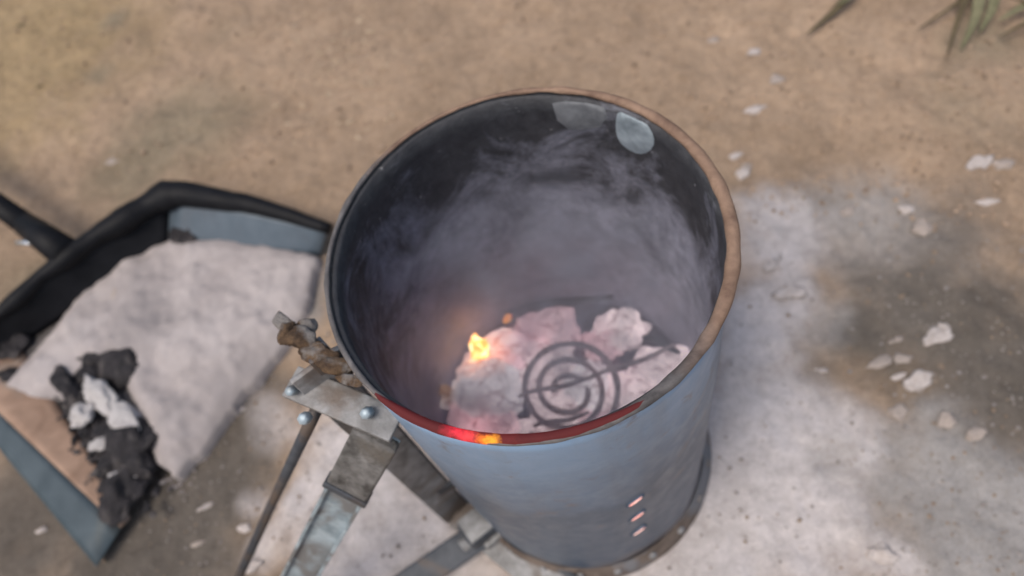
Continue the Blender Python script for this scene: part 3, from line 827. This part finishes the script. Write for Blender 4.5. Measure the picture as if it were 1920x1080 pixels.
# the other side: scorched inner face and slate flange
s2a, s2b = U(-90, 690, 0.045), U(226, 990, 0.022)
rws = [lerp_row(back2.lerp(s2a, u), front2.lerp(s2b, u), 12) for u in [j/4 for j in range(5)]]
i2a, i2b = U(40, 655, zf+0.002), U(246, 972, zf+0.002)
rws = [lerp_row(i2a.lerp(s2a, u), i2b.lerp(s2b, u), 12) for u in [j/5 for j in range(6)]]
sw = sheet('side_wall', rws, M['rust_orange'], 0.004, shovel)
tag(sw, 'scorched orange-brown inner side of the shovel')
g2a, g2b = U(-150, 660, 0.040), U(180, 1062, 0.016)
sw = sheet('flange', [lerp_row(s2a.lerp(g2a, u)+Vector((0, 0, .001)), s2b.lerp(g2b, u)+Vector((0, 0, .001)), 12) for u in [j/4 for j in range(5)]], M['slate_paint'], 0.004, shovel)
tag(sw, 'dark slate outer flange of the shovel')
# handle
hs = U(118, 470, 0.10)
hd = U(-20, 372, 0.125); he = hd+(hd-hs).normalized()*0.75; he.z = 0.14
bm = bmesh.new(); tube(bm, [hs+(hs-hd).normalized()*0.02, hs.lerp(hd, .25), hs.lerp(hd, .5)], [.034, .030, .026], 16); so = bm_obj('socket', bm, M['black_paint'], shovel)
bm = bmesh.new(); tube(bm, [hs.lerp(hd, .45), hd, he], [.025, .023, .021], 16); bm_obj('handle', bm, M['black_paint'], shovel)
fc = U(50, 455, 0.118)
bm = bmesh.new(); tube(bm, [U(33, 455, .112), U(72, 456, .112)], .0052, 10); o = bm_obj('clip', bm, M['bright'], shovel); tag(o, 'shiny metal clip at the foot of the handle')
for sgn in (-1, 1):
    bm = bmesh.new(); bar(bm, hs+Vector((0, 0, -0.01)), hs+(back1-back2).normalized()*0.07*sgn+Vector((0, 0, -0.03))-bo*0.02, 0.035, 0.006, bo); bm_obj('gusset', bm, M['black_paint'], shovel)

# ash heaped in the shovel
POLY = [(-10, 735), (30, 690), (100, 612), (150, 545), (230, 478), (330, 440), (470, 452), (594, 478), (574, 552), (537, 624), (431, 756), (325, 888), (292, 866), (268, 790), (225, 700), (160, 690), (120, 745), (60, 745)]
poly = [U(px, py, 0.03) for px, py in POLY]
def sdist(x, y):
    ins = False; md = 9
    n = len(poly)
    for i in range(n):
        a, b = poly[i], poly[(i+1) % n]
        if (a.y > y) != (b.y > y) and x < (b.x-a.x)*(y-a.y)/(b.y-a.y)+a.x: ins = not ins
        ex, ey = b.x-a.x, b.y-a.y
        t = max(0, min(1, ((x-a.x)*ex+(y-a.y)*ey)/(ex*ex+ey*ey)))
        md = min(md, math.hypot(x-a.x-ex*t, y-a.y-ey*t))
    return md if ins else -md
eu = (front2-front1); eu.z = 0; eu.normalize(); ev = Vector((-eu.y, eu.x, 0))     # rows run along the mouth of the shovel
us = [p.dot(eu) for p in poly]; vs_ = [p.dot(ev) for p in poly]
st = 0.005
nx, ny = int((max(us)-min(us)+.04)/st)+1, int((max(vs_)-min(vs_)+.04)/st)+1
bm = bmesh.new(); G = {}
for j in range(ny):
    for i in range(nx):
        q = eu*(min(us)-.02+i*st)+ev*(min(vs_)-.02+j*st)
        x, y = q.x, q.y
        d = sdist(x, y)+0.009*fbm((x, y, 1.7), 17)
        if d > -0.012:
            h = 0.030*(1-math.exp(-max(0, d+0.012)/0.020))
            z = zf-0.004+h+0.014*fbm((x, y, 0.3), 11)*min(1, max(0, d)/0.03)+0.002*fbm((x, y, 5.3), 40, 3)*min(1, max(0, d+.01)/0.02)
            G[i, j] = bm.verts.new((x, y, max(z, 0.004)))
for (i, j), v in list(G.items()):
    if (i+1, j) in G and (i, j+1) in G and (i+1, j+1) in G:
        bm.faces.new((v, G[i+1, j], G[i+1, j+1], G[i, j+1]))
bmesh.ops.recalc_face_normals(bm, faces=bm.faces[:])
if sum(f.normal.z for f in bm.faces) < 0: bmesh.ops.reverse_faces(bm, faces=bm.faces[:])
for _ in range(6):                                   # even out the ragged border
    bmesh.ops.smooth_vert(bm, verts=[v for v in bm.verts if v.is_boundary], factor=0.5, use_axis_x=True, use_axis_y=True, use_axis_z=False)
for v in bm.verts:
    if v.is_boundary: v.co.z = -0.008
o = bm_obj('ash_heap', bm, M['ash'])
tag(o, 'heap of soft pale pinkish grey ash filling the shovel', 'ash', kind='stuff')

LUMPS = [ # px, half sizes px, rot, height, material, label
    (244, 684, 50, 32, -.2, 'charcoal', 'large black charcoal lump at the edge of the ash in the shovel'),
    (185, 668, 40, 20, -.1, 'charcoal', 'flat dark charcoal piece left of the large black lump in the shovel'),
    (130, 722, 26, 34, .3, 'charcoal', 'upright black charcoal piece beside the scorched shovel side'),
    (192, 742, 20, 46, .55, 'ashy', 'long pale ash-coated stick stub among the charcoal in the shovel'),
    (238, 790, 20, 34, .6, 'ashy', 'pale stub end lying below the long pale stub in the shovel'),
    (150, 778, 22, 18, 0, 'ashy', 'roundish pale lump next to the scorched shovel side'),
    (252, 828, 40, 40, 0, 'charcoal', 'black charcoal chunk below the tip of the ash in the shovel'),
    (186, 832, 18, 9, .1, 'ashy', 'small flat pale flake among the dark charcoal in the shovel'),
    (205, 805, 26, 20, .2, 'charcoal', 'small charcoal piece above the flat pale flake'),
    (215, 868, 30, 18, .1, 'charcoal', 'brownish charcoal piece low in the shovel mouth'),
    (262, 876, 34, 30, .1, 'charcoal', 'charcoal chunk at the shovel mouth near the front edge'),
    (236, 922, 36, 42, -.3, 'charcoal', 'lowest black charcoal lump at the shovel mouth corner'),
    (228, 893, 20, 9, -.3, 'ashy', 'narrow pale flake above the lowest charcoal lump'),
    (170, 700, 24, 18, .3, 'charcoal', 'small charcoal piece behind the long pale stub'),
    (278, 690, 16, 14, 0, 'charcoal', 'little charcoal crumb right of the large black lump'),
    (345, 440, 28, 20, -.5, 'charcoal', 'soot-black lump in the back corner of the shovel under its edge'),
    (230, 545, 24, 14, .8, 'chip_dull', 'grey brown lump half sunk in the middle of the ash'),
    (20, 650, 30, 26, 0, 'charcoal', 'black charcoal lump at the far left end of the shovel'),
    (18, 705, 34, 14, 0, 'charcoal', 'flat dark piece at the left frame edge of the shovel'),
]
for i, (px, py, hw, hh, rz, mt, lab) in enumerate(LUMPS):
    z = 0.030 if py < 640 else 0.026
    if mt == 'ashy': z += 0.012
    c = U(px, py, z); s = 1.0/1010
    bm = bmesh.new(); lump(bm, (0, 0, 0), (hw*s*1.25, hh*s*1.35, max(0.008, min(hw, hh)*s*0.8)), 500+i, 4, 0.38, 0.9, Matrix.Rotation(rz, 3, 'Z'), 0.12)
    o = bm_obj('charcoal_lump' if mt == 'charcoal' else 'ash_lump', bm, M[mt]); o.location = c
    tag(o, lab, 'charcoal' if mt == 'charcoal' else 'ash lump', 'lumps in the shovel')

rs = random.Random(8)
bm = bmesh.new()
for k in range(420):
    t = rs.random(); px = 120+(245-120)*t+rs.gauss(0, 24); py = 690+(950-690)*t+rs.gauss(0, 14)
    c = U(px, py, 0.022+rs.uniform(-.002, .006)); sz = rs.uniform(.003, .010)
    lump(bm, c, (sz, sz*.8, sz*.6), 2000+k, 1, 0.3, 0.8)
o = bm_obj('charcoal_crumbs', bm, M['charcoal'], smooth=False)
tag(o, 'small black charcoal crumbs between the lumps in the shovel', 'charcoal', kind='stuff')

# ------------------------------------------------------------------ chips on the ground
CHIPS = [
    (1415, 205, 20, 9, 'chip', 'bright white stone chip above the right of the drum rim'),
    (1416, 97, 15, 8, 'chip', 'white stone chip nearest the top middle of the bare earth'),
    (1455, 150, 14, 10, 'chip_dull', 'dull tan chip between the two bright chips above the drum'),
    (1338, 76, 12, 6, 'chip_dull', 'faint chip highest above the drum'),
    (1835, 306, 20, 12, 'chip', 'pale chip by the right frame edge in tan earth'),
    (1880, 308, 18, 9, 'chip_dull', 'dull chip right next to the pale chip by the right frame edge'),
    (1850, 379, 18, 7, 'chip', 'thin white sliver below the pale chip by the right frame edge'),
    (1590, 396, 14, 8, 'chip_dull', 'dull chip at the upper edge of the ash right of the drum'),
    (1702, 392, 12, 8, 'chip', 'small light chip between the ash and the thin white sliver'),
    (1730, 428, 20, 16, 'chip_dull', 'rounded dull stone below the small light chip'),
    (1392, 326, 16, 9, 'chip', 'white chip touching the rusty right side of the drum in view'),
    (1378, 292, 13, 6, 'chip', 'small white flake just above the chip beside the drum rim'),
    (1448, 497, 16, 7, 'chip', 'white flake in the ash right of the drum, upper one'),
    (1484, 548, 30, 12, 'chip', 'broad whitish clump in the ash right of the drum'),
    (1755, 632, 30, 14, 'chip', 'largest white chip on the dark earth at right'),
    (1770, 614, 14, 9, 'chip', 'small white chip touching the largest white chip'),
    (1680, 638, 14, 5, 'chip_dull', 'thin sliver left of the largest white chip'),
    (1650, 681, 24, 9, 'chip_dull', 'long dull chip below left of the largest white chip'),
    (1690, 673, 16, 9, 'chip_dull', 'dull chip right of the long dull chip'),
    (1684, 707, 16, 5, 'chip', 'thin bright sliver below the two dull chips'),
    (1722, 716, 30, 14, 'chip', 'wide pale chip beside the thin bright sliver'),
    (1541, 695, 14, 5, 'chip', 'lone thin sliver on the grey patch in the ash'),
    (1775, 790, 18, 12, 'chip_dull', 'roundish dull stone on the dark earth, lower right'),
    (1828, 812, 18, 10, 'chip_dull', 'dull stone farthest right on the dark earth'),
    (1682, 772, 18, 13, 'chip_dull', 'grey stone at the right tip of the ash'),
    (1662, 1040, 20, 14, 'chip', 'white lump at the bottom right near the frame edge'),
    (1634, 1035, 13, 8, 'chip', 'small white lump left of the white lump at the bottom right'),
    (1400, 312, 9, 6, 'chip_dull', 'tiny dull flake above the white chip touching the drum side'),
    (452, 768, 14, 4, 'chip', 'thin pale sliver between the shovel and the drum legs'),
    (384, 951, 15, 5, 'chip', 'pale sliver on grey dirt below the shovel mouth'),
    (370, 1020, 18, 5, 'chip_dull', 'dull sliver on the grey dirt at the bottom, left of the rod leg'),
    (78, 994, 12, 5, 'chip', 'tiny pale chip on the grey dirt below the shovel flange'),
    (458, 992, 15, 8, 'chip', 'pale ash clod left of the thin rod leg'),
    (470, 1062, 24, 8, 'chip', 'wide pale clod at the foot of the thin rod leg'),
    (40, 48, 12, 5, 'blade', 'small dark brown pebble in the straw-coloured earth, top left'),
    (75, 163, 12, 4, 'blade', 'tiny dark pebble below the dark brown one, top left'),
    (210, 302, 16, 7, 'chip_dull', 'pale clod on olive earth above the shovel'),
]
rnd = random.Random(3)
tilt = (U(1460, 600, 0)-U(1420, 612, 0)); ang = math.atan2(tilt.y, tilt.x)
for i, (px, py, hw, hh, mt, lab) in enumerate(CHIPS):
    c = U(px, py, 0); z = gz(c.x, c.y); c = U(px, py, z+0.0005); s = 1/1050 if py > 500 else 1/860
    bm = bmesh.new()
    lump(bm, (0, 0, 0), (hw*s, hh*s*1.15, max(0.005, hh*s*0.6)), 700+i, 3, 0.5, 0.9, Matrix.Rotation(ang+rnd.uniform(-.25, .25), 3, 'Z'))
    o = bm_obj('stone_chip', bm, M[mt]); o.location = c
    tag(o, lab, 'stone chip', 'stone chips on the ground')

# loose crumbs of soil
def scatter(name, n, region, size, mats, seed, flat=0.6, label='', cat='soil crumbs', thin=False, cond=None):
    rs = random.Random(seed)
    verts, faces, mi = [], [], []
    ico = bmesh.new(); bmesh.ops.create_icosphere(ico, subdivisions=1, radius=1)
    bv = [v.co.copy() for v in ico.verts]; bf = [[v.index for v in f.verts] for f in ico.faces]; ico.free()
    cnt = 0
    while cnt < n:
        px, py = rs.uniform(region[0], region[2]), rs.uniform(region[1], region[3])
        if cond and not cond(px, py, rs): continue
        p = U(px, py, 0)
        if math.hypot(p.x, p.y) < 0.225: cnt += 1; continue
        pcx = PX((p.x, p.y, 0))
        z = gz(p.x, p.y)
        s = rs.uniform(*size)*(0.6+0.8*rs.random()**3)
        a = rs.uniform(0, 6.28); el = rs.uniform(0.6, 1.0) if not thin else rs.uniform(0.15, 0.4)
        tl = Matrix.Rotation(a, 3, 'Z') @ Matrix.Rotation(rs.uniform(-.4, .4), 3, 'X')
        b0 = len(verts)
        for v in bv:
            q = tl @ Vector((v.x*s*(1+rs.uniform(-.3, .3)), v.y*s*el, v.z*s*flat*(1+rs.uniform(-.3, .3))))
            verts.append((p.x+q.x, p.y+q.y, z+q.z+s*flat*0.35))
        m_ = rs.randrange(len(mats))
        for f in bf: faces.append([b0+k for k in f]); mi.append(m_)
        cnt += 1
    me = bpy.data.meshes.new(name); me.from_pydata(verts, [], faces)
    for m in mats: me.materials.append(m)
    me.polygons.foreach_set('material_index', mi)
    o = bpy.data.objects.new(name, me); COL.objects.link(o)
    tag(o, label, cat, kind='stuff')
c1 = mat_rough('crumb_tan', (0.27, 0.19, 0.13), (0.40, 0.29, 0.21), 50, 0.95, 0.4, 0.002)
c2 = mat_rough('crumb_brown', (0.17, 0.12, 0.085), (0.27, 0.20, 0.145), 50, 0.95, 0.4, 0.002)
c3 = mat_rough('crumb_grey', (0.18, 0.155, 0.14), (0.30, 0.27, 0.25), 50, 0.95, 0.4, 0.002)
pan_x = lambda px, py: py > 330 and px < 640 and py < 1085-(px-180)*0 and (px-180)*1.0 < (1062-py)*0.76
scatter('soil_crumbs', 5200, (-200, -150, 2120, 420), (.0017, .0052), [c1, c1, c2], 21, .8, 'small crumbs of dry tan earth strewn over the ground', cond=lambda x, y, r: not pan_x(x, y))
scatter('dirt_crumbs', 2300, (-150, 420, 2120, 1250), (.0015, .004), [c3, c2, c3], 22, .7, 'small crumbs of grey dirt strewn near the drum', cond=lambda x, y, r: not pan_x(x, y) and not (640 < x < 1640 and r.random() < .75))
scatter('wood_shavings', 420, (430, -10, 800, 280), (.004, .0105), [M['shaving'], c1], 23, .22, 'pale dry shavings lying on the earth behind the drum', 'shavings', True,
        cond=lambda x, y, r: r.random() < math.exp(-((x-620-0.0*y)/110)**2-((y-110)/110)**2))

rs = random.Random(31)
bm = bmesh.new()
for k in range(520):
    t = rs.random(); off = abs(rs.gauss(0, 26))
    px = 590+(300-590)*t+off*0.75; py = 490+(905-490)*t+off*0.62
    p = U(px, py, 0); sz = rs.uniform(.0015, .0055)*(1-min(.6, off/120))
    lump(bm, (p.x, p.y, max(gz(p.x, p.y), -.002)+sz*.3), (sz, sz*.8, sz*.6), 5000+k, 1, 0.3, 0.8)
o = bm_obj('ash_crumbs', bm, M['ash'])
tag(o, 'crumbs of pale ash spilled on the dirt along the shovel mouth', 'ash', kind='stuff')

# ------------------------------------------------------------------ weeds at the top right
def blade(bm, pts, w, lift=0.004):
    rows = []
    n = len(pts)
    for i, p in enumerate(pts):
        d = (pts[min(i+1, n-1)]-pts[max(i-1, 0)]).normalized()
        s = d.cross(Vector((0, 0, 1))).normalized()
        t = i/(n-1); ww = w*(1-t)**0.6*(0.55+1.2*t if t < .4 else 1.03)
        rows.append((bm.verts.new(p-s*ww), bm.verts.new(p+Vector((0, 0, -ww*0.35))), bm.verts.new(p+s*ww)))
    for a, b in zip(rows, rows[1:]):
        bm.faces.new((a[0], a[1], b[1], b[0])); bm.faces.new((a[1], a[2], b[2], b[1]))
    bmesh.ops.recalc_face_normals(bm, faces=bm.faces[:])
    bmesh.ops.solidify(bm, geom=bm.faces[:], thickness=0.0007)
def weed(basepx, blades, label):
    b = U(*basepx, 0.0)
    t = thing('dry_weed', b, label, 'weed', 'weeds at the edge of the bare earth')
    for k, (nm, pp, w, z0, z1, mt) in enumerate(blades):
        pts = [b.copy()+Vector((0, 0, gz(b.x, b.y)))]
        m = len(pp)
        for i, q in enumerate(pp):
            pts.append(U(q[0], q[1], z0+(z1-z0)*i/max(1, m-1)))
        fine = []
        for i in range(len(pts)-1):
            for s in range(4): fine.append(pts[i].lerp(pts[i+1], s/4))
        fine.append(pts[-1])
        for i in range(1, len(fine)-1):
            fine[i] = fine[i]*0.5+(fine[i-1]+fine[i+1])*0.25
        bm = bmesh.new(); blade(bm, fine, w)
        bm_obj(nm, bm, M[mt], t)
weed((1650, -90), [('leaf', [(1592, -10), (1560, 25), (1508, 68)], .013, .03, .012, 'blade'), ('leaf', [(1610, -30), (1592, -4), (1570, 8)], .012, .035, .03, 'leaf'),
                   ('leaf', [(1640, -60), (1620, -30), (1600, -12)], .009, .04, .03, 'blade')], 'dry weed at the top edge whose long brown leaf points down left')
weed((1835, -95), [('leaf', [(1800, 5), (1765, 25), (1715, 60)], .0055, .03, .012, 'blade'), ('stem', [(1815, -10), (1795, 40), (1774, 112)], .0085, .04, .012, 'blade'),
                   ('leaf', [(1840, -20), (1830, 35), (1800, 95)], .016, .035, .016, 'leaf'), ('leaf', [(1870, -20), (1860, 20), (1835, 62)], .015, .04, .02, 'leaf')],
     'olive weed with broad dusty leaves hanging in from the top right')
weed((1990, -20), [('leaf', [(1940, 36), (1905, 52), (1872, 70)], .007, .03, .014, 'blade'), ('leaf', [(1950, 0), (1915, 12), (1870, 40)], .014, .04, .018, 'leaf'),
                   ('leaf', [(1960, 20), (1930, 5), (1890, -5)], .010, .04, .03, 'blade')], 'leafy weed in the top right corner')
